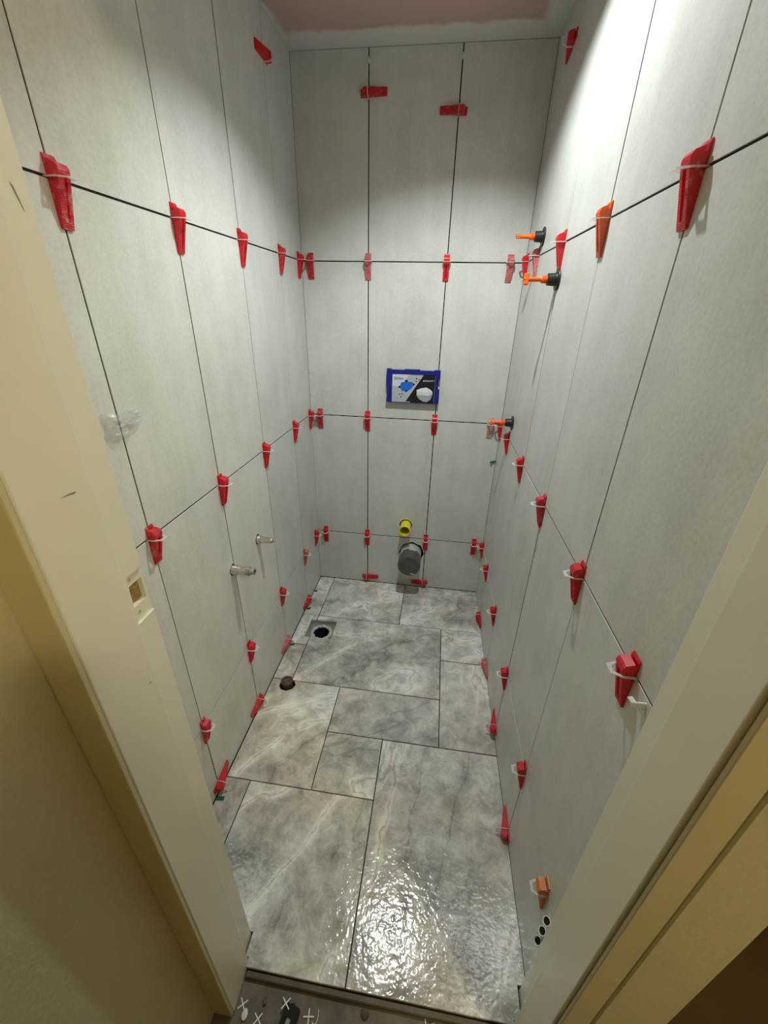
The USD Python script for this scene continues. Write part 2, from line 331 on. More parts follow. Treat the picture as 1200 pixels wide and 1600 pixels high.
# everything right of the slanted right wall is cut off, and the tiles are notched round the door frame
right_cut = prism([(W - 0.0007 + SLANT * 0.2, 0.2), (W - 0.0007 - SLANT * 1.6, -1.6), (1.4, -1.6), (1.4, 0.2)], 0.4).translate([0, 0, -0.2])
jamb_cut = m3.Manifold.batch_boolean([bx(-0.2, JL_X1 - 0.001, -1.6, Y_REB + 0.004, -0.2, 0.2), bx(-0.2, JL_X0 + 0.0035, -1.6, Y_IN + 0.003, -0.2, 0.2),
                                      bx(JR_X1 + 0.001, 1.4, -1.6, Y_REB_R + 0.004, -0.2, 0.2), bx(JR_X0 - 0.0035, 1.4, -1.6, Y_IN + 0.006, -0.2, 0.2)], m3.OpType.Add)
for x0, x1, y1, y0, d in layout:
    g = 0.0014
    t = bx(x0 + g, x1 - g, y0 + (g if y0 > -1.4 else 0), y1 - g, -0.0105, 0.0003 * rng.standard_normal(), 0.0009)
    t = t - right_cut - jamb_cut - drain_cut - stub_cut
    obj('tile', t, FLOOR_X if d == 'x' else FLOOR_Y, floor)

# front wall with the door opening (seen from inside only at its edges) and the hall side
fw = thing('wall_front', 'front wall with the door opening', kind='structure')
obj('wall_panel', bx(-0.09, JL_X0 - 0.03, -1.515, -1.422, -0.10, 2.5), YELLOW_PAINT, fw)
obj('wall_panel', bx(0.8718, 0.958, -1.5345, -1.435, -0.10, 2.5, 0.002), YELLOW_PAINT, fw)
obj('wall_panel', bx(JL_X0 - 0.03, 0.8755, -1.515, -1.422, 2.02, 2.5), YELLOW_PAINT, fw)

def jamb_profile(yr, xr, xs, xo):
    """Frame profile in xy: rebate face xr, stop face xs, outer side xo (yr: where the rebate ends)."""
    return Polygon([(xr, Y_IN), (xr, yr), (xs, yr), (xs, Y_FRONT), (xo, Y_FRONT), (xo, Y_IN)]).buffer(-0.0022, join_style=1).buffer(0.0022, join_style=1, resolution=5)
obj('joint_shadow', bx(0.866, 0.874, -1.522, -1.44, -0.1, 2.0), GAP, fw)
trim = thing('trim_1', 'cream painted timber door frame with a rebate, its strike plate missing', kind='structure')
jl = prism(jamb_profile(Y_REB, JL_X0, JL_X1, 0.2055), 2.0).translate([0, 0, -0.014])
# mortise of the missing strike plate: a shallow plate bed that runs out at the room edge, and a deep pocket
def quad_yz(pts, x0, x1):
    return m3.Manifold.hull_points(np.array([(x, y, z) for y, z in pts for x in (x0, x1)], float))
bed = quad_yz([(-1.4360, 1.0435), (-1.400, 1.0435), (-1.400, 0.9770), (-1.4395, 0.9770)], JL_X0 - 0.0030, JL_X0 + 0.02)
pocket = quad_yz([(-1.4335, 1.0285), (-1.4125, 1.0285), (-1.4125, 0.9990), (-1.4360, 0.9990)], JL_X0 - 0.012, JL_X0 + 0.02)
holes = m3.Manifold.batch_boolean([cyl((JL_X0 - 0.03, -1.4300, 1.0362), (JL_X0 + 0.02, -1.4300, 1.0362), 0.0024, n=14), cyl((JL_X0 - 0.03, -1.4295, 0.9876), (JL_X0 + 0.02, -1.4295, 0.9876), 0.0028, n=14)], m3.OpType.Add)
jamb = obj('jamb', jl - bed - pocket - holes, CREAM, trim, smooth=35)
obj('strike_pocket', quad_yz([(-1.4335, 1.0285), (-1.4125, 1.0285), (-1.4125, 0.9990), (-1.4360, 0.9990)], JL_X0 - 0.014, JL_X0 - 0.0095), RAW_WOOD, jamb, label='bare brown wood pocket behind the missing strike plate')
obj('screw_hole', cyl((JL_X0 - 0.028, -1.4300, 1.0362), (JL_X0 - 0.008, -1.4300, 1.0362), 0.0023, n=14), HOLE, jamb)
obj('screw_hole', cyl((JL_X0 - 0.028, -1.4295, 0.9876), (JL_X0 - 0.008, -1.4295, 0.9876), 0.0027, n=14), HOLE, jamb)
SCUFF = plain('grey_scuff', (0.24, 0.23, 0.20), 0.7)
for pts in ([(-1.4880, 1.1695), (-1.4800, 1.1685), (-1.4730, 1.1675), (-1.4710, 1.1690), (-1.4790, 1.1698)], [(-1.4640, 0.9050), (-1.4600, 0.9040), (-1.4590, 0.9050), (-1.4630, 0.9060)]):
    v, f, _ = meshkit.arrays(prism(pts, 0.0004))
    obj('scuff_mark', (np.c_[JL_X1 - 0.0001 + v[:, 2], v[:, 0], v[:, 1]], f), SCUFF, jamb)
v, f, _ = meshkit.arrays(prism([(-1.4260, 1.4080), (-1.4245, 1.4020), (-1.4205, 1.3900), (-1.4215, 1.3960), (-1.4240, 1.4060)], 0.0004))
obj('scuff_mark', (np.c_[JL_X0 - 0.0001 + v[:, 2], v[:, 0], v[:, 1]], f), SCUFF, jamb)
jr = prism(jamb_profile(Y_REB_R, JR_X0, JR_X1, 0.871), 2.0).translate([0, 0, -0.014])
obj('jamb', jr, CREAM, trim, smooth=35)
obj('head_jamb', bx(JL_X1, JR_X1, Y_FRONT, Y_REB, 1.968, 1.986, 0.002), CREAM, trim)
obj('architrave', bx(0.201, 0.2422, -1.5335, -1.5268, -0.013, 1.99, 0.001), YELLOW_TRIM, trim, label='yellow painted strip on the hall side of the left jamb')
obj('architrave', bx(0.8318, 0.8680, -1.5345, -1.5285, -0.013, 1.99, 0.001), YELLOW_TRIM, trim, label='yellow painted strip on the hall side of the right jamb')
obj('trim_2', bx(JL_X1 + 0.002, JR_X1 - 0.002, -1.4765, -1.4645, -0.021, -0.0075, 0.002), BROWN_STRIP, label='brown edge strip along the front of the tiled floor', kind='structure')

# the hall
obj('wall_hall_left', bx(0.10, 0.2005, -3.2, -1.528, -0.10, 2.5), YELLOW_PAINT, label='yellow rough-painted hall wall left of the door frame', kind='structure')
obj('wall_hall_rear', bx(0.10, 2.5, -3.3, -3.2, -0.10, 2.5), YELLOW_PAINT, label='yellow hall wall behind the camera', kind='structure')
obj('wall_hall_right', bx(2.5, 2.6, -3.3, 0.2, -0.10, 2.5), YELLOW_PAINT, label='yellow far wall on the right of the hall', kind='structure')
obj('wall_hall_far', bx(0.98, 2.5, 0.1, 0.2, -0.10, 2.5), YELLOW_PAINT, label='yellow end wall of the hall beyond the tiled room', kind='structure')
obj('ceiling_hall', bx(-0.1, 2.6, -3.3, 0.2, 2.5, 2.56), HALL_WHITE, label='white painted hall ceiling', kind='structure')
obj('floor_hall', bx(0.10, 0.90, -3.3, -1.4630, -0.08, -0.0200), HALL_FLOOR, label='dusty brown-grey screed floor in front of the door opening', kind='structure')
obj('floor_hall_dark', bx(0.90, 2.6, -3.3, 0.2, -0.08, -0.0195), DARK_WOOD, label='dark brown floor beyond the yellow wall at the lower right', kind='structure')

# ------------------------------------------------------------------ levelling wedges in their clips
def wedge_mesh():
    """Local x across, y along (thick end at +y), z out of the wall."""
    pts = [(0.0270, 0.0006), (0.0268, 0.0016), (0.0225, 0.0034), (0.0130, 0.0036), (0.0130, 0.0062), (0.0205, 0.0064), (0.0165, 0.0172), (0.0125, 0.0197), (0.0085, 0.0205)]
    n = 26
    for k in range(n):                                  # the ribbed slope
        t = k / (n - 1)
        y, z = 0.0075 - 0.0655 * t, 0.0203 - 0.0158 * t
        pts += [(y, z), (y - 0.0012, z - 0.0008)]
    pts += [(-0.0610, 0.0038), (-0.0610, 0.0006)]
    w = 0.0215
    p = prism([(z, y) for y, z in pts][::-1], w)        # x = out, y = along, extruded across
    v, f, _ = meshkit.arrays(p)
    body = m3.Manifold(m3.Mesh(np.ascontiguousarray(np.c_[w / 2 - v[:, 2], v[:, 1], v[:, 0]], np.float32), np.ascontiguousarray(f, np.uint32)))
    groove = m3.Manifold.hull_points(np.array([(x, y, z) for x in (-0.0042, 0.0042) for y, z in ((0.002, 0.0165), (0.002, 0.03), (-0.052, 0.0042), (-0.052, 0.02))], float))
    return body - groove
def wedge_floor_mesh():
    """The shallow floor of the groove along the wedge's ribbed face."""
    return m3.Manifold.hull_points(np.array([(x, y, z) for x in (-0.0042, 0.0042) for y, z in ((0.002, 0.0160), (0.002, 0.0187), (-0.052, 0.0037), (-0.052, 0.0050))], float))
def clip_mesh():
    """A thin plastic arch standing out of the joint, square to the wedge; its window holds the wedge."""
    outer = Polygon([(-0.0150, -0.004), (-0.0150, 0.0165), (-0.0085, 0.0325), (0.0085, 0.0325), (0.0150, 0.0165), (0.0150, -0.004)])
    inner = Polygon([(-0.0114, 0.0002), (-0.0114, 0.0160), (-0.0055, 0.0265), (0.0055, 0.0265), (0.0114, 0.0160), (0.0114, 0.0002)])
    p = prism(outer.difference(inner), 0.0016)
    v, f, _ = meshkit.arrays(p)
    return np.c_[v[:, 0], 0.0008 - v[:, 2], v[:, 1]], f
WM, WG, CM = wedge_mesh(), wedge_floor_mesh(), clip_mesh()
GROUP = 'levelling wedges standing on the tile joints'
protos = {}
def wedge(wall, h, z, word, material, label, turn=0.0, shift=0.0, tilt=0.0):
    """turn: degrees from upright towards the wall's far end; shift: how far the wedge is pushed through its clip."""
    o, H, O = WALLS[wall]
    t = math.radians(turn)
    along = math.cos(t) * UP + math.sin(t) * H
    m = frame(np.cross(along, O), along, O, on(wall, h, z))
    key = (word, round(shift, 4))
    if key not in protos:
        p = thing('levelling_wedge', label, 'tile wedge', GROUP, matrix=m)
        push = np.eye(4); push[3, 1] = shift
        a = obj('wedge', moved(WM, push), material, p, smooth=20)
        obj('clip', CM, CLIP, p, label='clear plastic clip arching over the wedge')
        protos[key] = p
        return p
    return copy_of(protos[key], m, label, 'tile wedge', GROUP)
R, D, K, A, OG, YO = ('red', RED), ('dusty red', RED_DUSTY), ('pink', PINK), ('pale pink', PALE), ('orange', ORANGE), ('orange-yellow', YELLOWED)
def row(wall, z, joint, items):
    for h, (word, m), where in items:
        wedge(wall, h, z, word, m, f'{word} wedge on the {wall} wall, {joint} joint, {where}')
row('left', C3, 'highest horizontal', [(-1.1165, D, 'nearest the door'), (-0.8255, R, 'second from the door'), (-0.5300, R, 'third from the door'), (-0.2370, D, 'fourth from the door'), (-0.0440, R, 'last one, by the back corner')])
row('left', C2, 'middle horizontal', [(-1.1180, D, 'nearest the door'), (-0.8270, R, 'second from the door'), (-0.5310, R, 'third from the door'), (-0.2330, R, 'fourth from the door'), (-0.0260, D, 'last one, by the back corner')])
row('left', C1, 'lowest horizontal', [(-1.1175, D, 'nearest the door'), (-0.8260, R, 'second from the door'), (-0.5280, D, 'third from the door'), (-0.2320, K, 'fourth from the door'), (-0.0510, R, 'last one, by the back corner')])
row('back', C3, 'highest horizontal', [(0.0360, D, 'leftmost of the row'), (0.2610, K, 'second from left'), (0.5555, R, 'third from left'), (0.7850, K, 'rightmost of the row')])
row('back', C2, 'middle horizontal', [(0.0440, D, 'leftmost of the row'), (0.2600, R, 'second from left'), (0.5560, R, 'right below the blue box'), (0.7950, A, 'rightmost and palest of the row')])
row('back', C1, 'lowest horizontal', [(0.0440, R, 'leftmost of the row'), (0.2600, R, 'second from left'), (0.5570, R, 'just right of the yellow pipe'), (0.7950, R, 'rightmost of the row')])
row('right', C3, 'highest horizontal', [(-0.0400, R, 'in the back corner'), (-0.2200, K, 'between the two black-capped screws'), (-0.5150, R, 'third from the back corner'), (-0.8110, OG, 'the only orange one of its row'), (-1.1120, D, 'nearest the door and largest')])
row('right', C2, 'middle horizontal', [(-0.0300, R, 'by the orange screw leveller'), (-0.2180, R, 'second from the back corner'), (-0.5060, R, 'third from the back corner'), (-0.8040, D, 'fourth from the back corner'), (-1.1090, D, 'fifth from the back corner'), (-1.3330, R, 'nearest the door')])
row('right', C1, 'lowest horizontal', [(-0.0280, R, 'in the back corner'), (-0.2200, R, 'second from the back corner'), (-0.5060, R, 'third from the back corner'), (-0.8060, R, 'fourth from the back corner'), (-1.1080, D, 'fifth from the back corner'), (-1.3430, YO, 'nearest the door, above three conduits')])
def lone(wall, h, z, cm, turn, where):
    word, m = cm
    wedge(wall, h, z, word, m, f'{word} wedge lying sideways on the {wall} wall, {where}', turn)
lone('left', -1.1185, 0.032, R, -98, 'at the floor nearest the door')
lone('left', -0.8285, 0.034, D, 84, 'by the rusty pipe stub')
lone('left', -0.5291, 0.036, K, 82, 'at the floor beside the drain')
lone('left', -0.2384, 0.030, D, 80, 'at the floor behind the drain')
lone('left', -0.2384, 1.956, R, 90, 'just under the ceiling')
lone('back', 0.2590, 0.034, D, -92, 'left of the grey pipe')
lone('back', 0.5565, 0.030, D, 88, 'below the grey pipe')
lone('back', 0.2610, 1.952, D, -92, 'left one near the ceiling')
lone('back', 0.5572, 1.901, D, 92, 'right one near the ceiling')
lone('right', -0.2291, 0.030, R, 84, 'at the floor, the farthest one')
lone('right', -0.5180, 0.028, K, 80, 'at the floor, second farthest')
lone('right', -0.8079, 0.040, R, -97, 'at the floor, third farthest')
lone('right', -1.1137, 0.020, R, -94, 'at the floor nearest the door')
lone('right', -0.2291, 1.958, R, -78, 'just under the ceiling')

# ------------------------------------------------------------------ screw levellers with an orange T handle
def t_leveller(h, z, roll, reach, label):
    o, H, O = WALLS['right']
    p = thing('screw_leveller', label, 'tile leveller', 'black-capped screw levellers with orange handles', matrix=frame(H, np.cross(O, H), O, on('right', h, z)))
    cap = lathe([(0, 0.0012), (0.0245, 0.0012), (0.0255, 0.0030), (0.0245, 0.0048), (0.0160, 0.0062), (0.0150, 0.0080), (0.0140, 0.0265), (0.0115, 0.0280), (0, 0.0280)], 36)
    obj('cap', cap, BLACK, p, smooth=35, label='black flanged cap against the tile')
    r = math.radians(roll)
    prof = [(0, 0.0270), (0.0088, 0.0270), (0.0088, 0.0300)]
    for k in range(4):
        prof += [(0.0096, 0.0312 + 0.0026 * k), (0.0084, 0.0324 + 0.0026 * k)]
    prof += [(0.0068, 0.0425), (0.0055, 0.046), (0.0055, reach - 0.010), (0.0060, reach), (0, reach)]
    stem = lathe(prof, 24)
    obj('stem', stem, ORANGE_CLEAN, p, smooth=35, label='orange ribbed stem')
    bar = bx(-0.0052, 0.0052, -0.0135, 0.0135, reach - 0.0125, reach, 0.0018)
    v, f, _ = meshkit.arrays(bar)
    c, s = math.cos(r), math.sin(r)
    v = np.c_[v[:, 0] * c - v[:, 1] * s, v[:, 0] * s + v[:, 1] * c, v[:, 2]]
    obj('handle', (v, f), ORANGE_CLEAN, p, label='orange T handle')
    return p
t_leveller(-0.252, 1.529, 78, 0.082, 'black-capped screw leveller with orange handle above the highest joint of the right wall')
t_leveller(-0.521, 1.401, 8, 0.086, 'black-capped screw leveller with orange T handle below the highest joint of the right wall')
t_leveller(-0.241, 0.958, 86, 0.078, 'black-capped screw leveller with orange handle at the middle joint in the back right corner')

# ------------------------------------------------------------------ blue flush plate box with its printed card
BXO = (0.4545, 1.0345)                          # centre on the back wall; local x = world x, y = up, z = out of the wall
fl = thing('flush_plate_box', 'blue plastic box with a printed card set in the middle of the back wall', 'flush plate cover', matrix=frame([1, 0, 0], [0, 0, 1], [0, -1, 0], (BXO[0], 0, BXO[1])))
BW, BH, BD = 0.111, 0.0675, 0.021
out = sbox(-BW, -BH, BW, BH)
for c in ((-0.065, BH, 0.028, 0.0035), (0.056, BH, 0.030, 0.0035), (0.108, 0.012, 0.006, 0.020), (-0.110, -0.028, 0.0022, 0.024)):
    out = out.difference(sbox(c[0] - c[2], c[1] - c[3], c[0] + c[2], c[1] + c[3]))
out = max(getattr(out, 'geoms', [out]), key=lambda g: g.area)
inn = sbox(-0.088, -BH + 0.0015, 0.092, BH - 0.018)
obj('frame', prism(out.difference(inn), BD), BLUE, fl)
obj('back_plate', bx(-0.0875, 0.0915, -BH + 0.0018, BH - 0.0183, 0.001, BD - 0.0032), PRINT_WHITE, fl)
# the flat print: the card's two colours, then figures and words
Z0 = BD - 0.0031
def pr(name, poly, material, lift, parent=fl, **k):
    if not hasattr(poly, 'exterior'): poly = Polygon(poly)
    return obj(name, prism(poly, 0.0003).translate([0, 0, Z0 + lift]), material, parent, **k)
card = obj('card', prism([(-0.0870, -BH + 0.0020), (-0.0870, BH - 0.0186), (0.0910, BH - 0.0186), (0.0910, -BH + 0.0020)], 0.0004).translate([0, 0, Z0]), PRINT_GREY, fl, label='printed card, pale grey on the left and black on the right')
pr('print_field', [(-0.0868, 0.0000), (-0.0868, BH - 0.0187), (-0.0125, BH - 0.0187), (-0.048, 0.010), (-0.048, -0.004)], PRINT_WHITE, 0.0004, card)
pr('print_field', [(-0.0300, -BH + 0.0021), (0.0440, BH - 0.0187), (0.0909, BH - 0.0187), (0.0909, -BH + 0.0021)], PRINT_BLACK, 0.0004, card, label='black printed field')
blob = Polygon([(-0.050, 0.008), (-0.046, 0.0135), (-0.020, 0.0170), (-0.004, 0.0160), (0.0005, 0.0095), (-0.003, 0.0010), (-0.0075, -0.0060), (-0.020, -0.0150), (-0.044, -0.0170), (-0.050, -0.0060)]).buffer(0.002)
for q in ((-0.028, 0.0215, 0.0052), (-0.0545, -0.0030, 0.0050), (0.0020, 0.0085, 0.0050), (-0.027, -0.0180, 0.0055)):
    pr('print_dot', affinity.rotate(sbox(q[0] - q[2], q[1] - q[2] * 0.8, q[0] + q[2], q[1] + q[2] * 0.8), 28), PRINT_BLACK, 0.0008, card)
pr('print_figure', blob, PRINT_BLUE, 0.0012, card, label='blue printed figure')
for q in ((0.0140, 0.0320, 0.0026), (0.0135, 0.0205, 0.0024), (0.0255, 0.0285, 0.0022), (-0.0540, -0.0335, 0.0026), (-0.0430, -0.0318, 0.0026), (-0.0480, -0.0440, 0.0024)):
    pr('print_dot', Point(q[0], q[1]).buffer(q[2], 5), PRINT_BLACK, 0.0008, card)
for y0, y1, x0, x1 in ((-0.0085, -0.0077, -0.086, -0.060), (-0.0555, -0.0549, -0.086, -0.040)):
    pr('print_line', [(x0, y0), (x1, y0), (x1, y1), (x0, y1)], PRINT_LINE, 0.0004, card)
pr('print_line', [(-0.0640, -0.062), (-0.0632, -0.062), (-0.0632, -0.009), (-0.0640, -0.009)], PRINT_LINE, 0.0005, card)
# a toilet pan seen from the front side, in white and two greys
pr('print_pan', Polygon([(0.0180, -0.0180), (0.0185, -0.0360), (0.0300, -0.0500), (0.0480, -0.0600), (0.0620, -0.0600), (0.0760, -0.0500), (0.0840, -0.0270), (0.0830, -0.0200)]).buffer(0.001), PRINT_SHADE, 0.0008, card, label='grey printed toilet pan')
pr('print_pan', [(0.0180, -0.0180), (0.0190, -0.0330), (0.0420, -0.0330), (0.0640, -0.0360), (0.0845, -0.0255), (0.0830, -0.0205)], PRINT_WHITE, 0.0011, card)
pr('print_pan', Polygon([(0.0165, -0.0140), (0.0350, -0.0060), (0.0570, -0.0015), (0.0760, -0.0110), (0.0835, -0.0190), (0.0560, -0.0215), (0.0180, -0.0175)]).buffer(0.0006), plain('print_bright', (0.72, 0.74, 0.76), 0.4), 0.0014, card, label='white printed lid of the toilet pan')
def lettering(text, x, y, h, material, bold=True, name='print_word'):
    v, f, _ = meshkit.arrays(meshkit.text_mesh(text, h, 0.0003, bold))
    obj(name, (v + [x, y, Z0 + 0.0008], f), material, card)
    return v[:, 0].max()
lettering('SIGMA', -0.0800, 0.0265, 0.0085, plain('print_dark_grey', (0.10, 0.11, 0.12), 0.4))
pr('print_dot', sbox(0.0420, 0.0215, 0.0475, 0.0270), PRINT_WHITE, 0.0008, card)
lettering('GEBERIT', 0.0490, 0.0218, 0.0066, PRINT_WHITE, False)
for k in range(4):
    pr('print_dot', sbox(-0.0270 + 0.0052 * k, -0.0652, -0.0232 + 0.0052 * k, -0.0625), PRINT_WHITE, 0.0008, card)

# ------------------------------------------------------------------ pipes in the back wall
yp = thing('flush_pipe', 'short open yellow plastic pipe coming out of the back wall', 'pipe', matrix=frame([1, 0, 0], [0, 0, 1], [0, -1, 0], (YEL_C[0], 0, YEL_C[1])))
obj('tube', lathe([(0.0262, -0.045), (0.0262, 0.052), (0.0275, 0.054), (0.0275, 0.062), (0.0268, 0.0632), (0.0240, 0.0632), (0.0232, 0.061), (0.0232, -0.045), (0.0262, -0.045)], 40), YELLOW_PIPE, yp, smooth=35)
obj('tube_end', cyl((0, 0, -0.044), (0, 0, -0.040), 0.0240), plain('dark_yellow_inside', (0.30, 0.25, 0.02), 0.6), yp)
gp = thing('drain_pipe', 'thick grey soil pipe with a dark cap under the yellow pipe in the back wall', 'pipe', matrix=frame([1, 0, 0], [0, 0, 1], [0, -1, 0], (GREY_C[0], 0, GREY_C[1])))
obj('tube', lathe([(0, -0.05), (0.0535, -0.05), (0.0535, 0.070), (0, 0.070)], 48), GREY_LIGHT, gp, smooth=35, label='light grey wrapped length of pipe by the wall')
# the cap: a dark sleeve with an uneven edge towards the wall, closed in front
n = 72
ang = np.linspace(0, 2 * math.pi, n, endpoint=False)
edge = 0.060 + 0.010 * meshkit.fbm(np.c_[np.cos(ang) * 2.2, np.sin(ang) * 2.2, 0 * ang], 3, 4) - 0.016 * np.clip(np.sin(ang), 0, 1) + 0.006 * np.sign(np.sin(ang * 5 + 1))
rings = [(0.0538, edge), (0.0548, edge + 0.0006), (0.0550, np.full(n, 0.118)), (0.0535, np.full(n, 0.1225)), (0.0505, np.full(n, 0.1240)), (0.0490, np.full(n, 0.1232)), (0.0, np.full(n, 0.1232))]
V = np.vstack([np.c_[r * np.cos(ang), r * np.sin(ang), z] for r, z in rings])
Fq = np.array([(a * n + k, a * n + (k + 1) % n, (a + 1) * n + (k + 1) % n, (a + 1) * n + k) for a in range(len(rings) - 1) for k in range(n)])
obj('cap', (V, Fq), GREY_DARK, gp, smooth=35, label='dark grey closed cap with a ragged rear edge')
chip = Polygon([(0.008, -0.0395), (0.013, -0.0370), (0.019, -0.0400), (0.026, -0.0405), (0.029, -0.0440), (0.022, -0.0455), (0.015, -0.0430)])
obj('paint_splash', prism(chip, 0.0006).translate([0, 0, 0.1231]), WHITE, gp, label='white splash on the cap')

# ------------------------------------------------------------------ water connections on the left wall
LF, _ = wall_frame('left')
v1 = thing('tap_connector', 'chrome tap connector with a hollow tip on the left wall, nearer the door', 'pipe fitting', matrix=frame([0, 1, 0], [0, 0, 1], [1, 0, 0], (0, VALVES[0][0], VALVES[0][1])))
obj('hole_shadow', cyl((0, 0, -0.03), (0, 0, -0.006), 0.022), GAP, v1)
body = m3.Manifold.batch_boolean([cyl((0, 0, -0.02), (0, 0, 0.014), 0.0155), cyl((0, 0, 0.014), (0, 0, 0.018), 0.0155, 0.0128), cyl((0, 0, 0.018), (0, 0, 0.045), 0.0128)], m3.OpType.Add)
for k in range(6):
    q = k * math.pi / 3 + 0.3
    body = body - bx(-0.0022, 0.0022, 0.0098, 0.02, 0.022, 0.041).rotate([0, 0, math.degrees(q)])
obj('body', body, CHROME, v1, smooth=35)
obj('nut', lathe([(0, 0.043), (0.0120, 0.043), (0.0140, 0.0445), (0.0140, 0.0530), (0.0125, 0.0545), (0, 0.0545)], 28), STEEL, v1, smooth=35)
tip = cyl((0, 0, 0.053), (0, 0, 0.068), 0.0098) - cyl((0, 0, 0.060), (0, 0, 0.08), 0.0064)
obj('nipple', tip, STEEL, v1, smooth=35)
obj('opening', cyl((0, 0, 0.0598), (0, 0, 0.0604), 0.0063), HOLE, v1)
v2 = thing('tap_connector', 'chrome tap connector with a plain tapered body on the left wall, nearer the back', 'pipe fitting', matrix=frame([0, 1, 0], [0, 0, 1], [1, 0, 0], (0, VALVES[1][0], VALVES[1][1])))
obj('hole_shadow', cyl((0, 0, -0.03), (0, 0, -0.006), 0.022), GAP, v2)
obj('collar', lathe([(0, -0.02), (0.0145, -0.02), (0.0150, 0.006), (0.0135, 0.009), (0, 0.009)], 28), CHROME, v2, smooth=35)
obj('body', cyl((0, 0, 0.004), (0, 0, 0.048), 0.0122, 0.0092, 6) - bx(-0.0035, 0.0035, 0.0075, 0.02, 0.026, 0.042), CHROME, v2)
obj('plug', cyl((0, 0, 0.048), (0, 0, 0.053), 0.0092, 0.0066, 20), STEEL, v2, smooth=35)

# ------------------------------------------------------------------ the floor's drain and pipe stub
dr = thing('floor_drain', 'open square floor drain with a round black outlet by the left wall', 'drain')
x0, x1, y0, y1 = DRAIN
cx, cy, cr = 0.1170, -0.4060, 0.0370
ring_pts = [(cx + (cr + 0.0035 * (rng.random() - 0.5)) * math.cos(q), cy + (cr + 0.0035 * (rng.random() - 0.5)) * math.sin(q)) for q in np.linspace(0, 2 * math.pi, 40)[:-1]]
obj('tray', prism(sbox(x0 - 0.003, y0 - 0.003, x1 + 0.003, y1 + 0.003).difference(Polygon(ring_pts)), 0.004).translate([0, 0, -0.021]), STEEL, dr, label='dull metal tray of the drain')
lump = []
for k, q in enumerate(np.linspace(0, 2 * math.pi, 26)[:-1]):
    s_ = trimesh.creation.icosphere(subdivisions=2, radius=1.0)
    r_ = 0.0055 + 0.003 * rng.random()
    vv = s_.vertices * [r_ * 1.3, r_ * 1.2, r_ * 0.75] * (0.8 + 0.5 * meshkit.noise(s_.vertices * 2.0 + k, 3))[:, None]
    lump.append((vv + [cx + (cr + 0.0060) * math.cos(q), cy + (cr + 0.0060) * math.sin(q), -0.0150], s_.faces))
obj('mortar_ring', cat(*lump), make_noisy('pale_mortar', (0.30, 0.31, 0.32), (0.58, 0.59, 0.60), 120, 0.7, 0.5), dr, smooth=True, label='crumbly mortar round the outlet')
obj('outlet', lathe([(cr + 0.003, -0.0180), (cr - 0.001, -0.0200), (cr - 0.002, -0.10), (0, -0.10)], 40).apply_translation([cx, cy, 0]), HOLE, dr, smooth=35, label='black outlet pipe')
obj('pit_wall', (prism(sbox(x0 - 0.0035, y0 - 0.0035, x1 + 0.0035, y1 + 0.0035).difference(sbox(x0 - 0.0005, y0 - 0.0005, x1 + 0.0005, y1 + 0.0005)), 0.0145)).translate([0, 0, -0.0255]), MORTAR, dr)
st = thing('pipe_stub', 'rusty brown capped pipe stub standing out of the floor by the left wall', 'pipe', loc=(0.0665, -0.7125, 0))
obj('pipe', cyl((0, 0, -0.05), (0, 0, 0.0085), 0.0195), RUST, st, smooth=35)
obj('rim', lathe([(0.0150, 0.0075), (0.0220, 0.0075), (0.0228, 0.0090), (0.0228, 0.0150), (0.0215, 0.0168), (0.0178, 0.0168), (0.0165, 0.0140), (0.0150, 0.0075)], 32), RUST, st, smooth=35)
obj('plug', bx(-0.0172, 0.0172, -0.0172, 0.0172, 0.0060, 0.0138, 0.0) ^ cyl((0, 0, 0), (0, 0, 0.03), 0.0172), RUST, st)
obj('plug_slot', bx(-0.0150, 0.0150, -0.0022, 0.0022, 0.0130, 0.0150).rotate([0, 0, 25]), RUST, st)

# ------------------------------------------------------------------ small green spacers, a snapped clip, conduits, plastic film
def spacer(matrix, material, label, word='green'):
    body = m3.Manifold.hull_points(np.array([(0, -0.0045, 0), (0, 0.0045, 0), (0.0235, -0.0045, 0), (0.0235, 0.0045, 0), (0, -0.0045, 0.001), (0, 0.0045, 0.001), (0.0235, -0.0045, 0.0052), (0.0235, 0.0045, 0.0052)], float))
    s = thing('wedge_spacer', label, 'tile spacer', 'small green wedge spacers', matrix=matrix)
    obj('wedge', body, material, s)
    obj('grip', bx(0.0205, 0.0245, -0.0050, 0.0050, 0.0, 0.0062, 0.0008), material, s)
    return s
def flat(x, y, a, z=0.0006):
    c, s = math.cos(a), math.sin(a)
    return frame([c, s, 0], [-s, c, 0], [0, 0, 1], (x, y, z))
spacer(flat(0.0015, -1.147, 0.15), GREEN, 'green wedge spacer pushed under the left wall nearest the door')
spacer(flat(0.0015, -0.511, -0.05), GREEN, 'green wedge spacer pushed under the left wall beside the drain')
spacer(flat(0.0005, -0.273, 0.05), GREEN, 'green wedge spacer pushed under the left wall behind the drain')
spacer(flat(-0.0055, -0.134, 0.0), GREEN, 'green wedge spacer pushed under the left wall, the one nearest the back')
sx = np.array([-0.96, -0.12, -0.20]); sx /= np.linalg.norm(sx); sy = np.cross([0, -1.0, 0], sx); sy /= np.linalg.norm(sy)
spacer(frame(sx, sy, np.cross(sx, sy), (0.8395, -0.0012, 0.7245)), TEAL, 'teal wedge spacer stuck in the back right corner above the lowest joint')
sc = thing('snapped_clip', 'white broken-off clip end on the right wall beside the door frame', 'tile clip', matrix=frame(np.cross(UP, RO), UP, RO, on('right', -1.3830, 0.8800)))
obj('leg', bx(-0.0055, -0.0020, -0.005, 0.0050, -0.004, 0.0165, 0.0010), WHITE, sc)
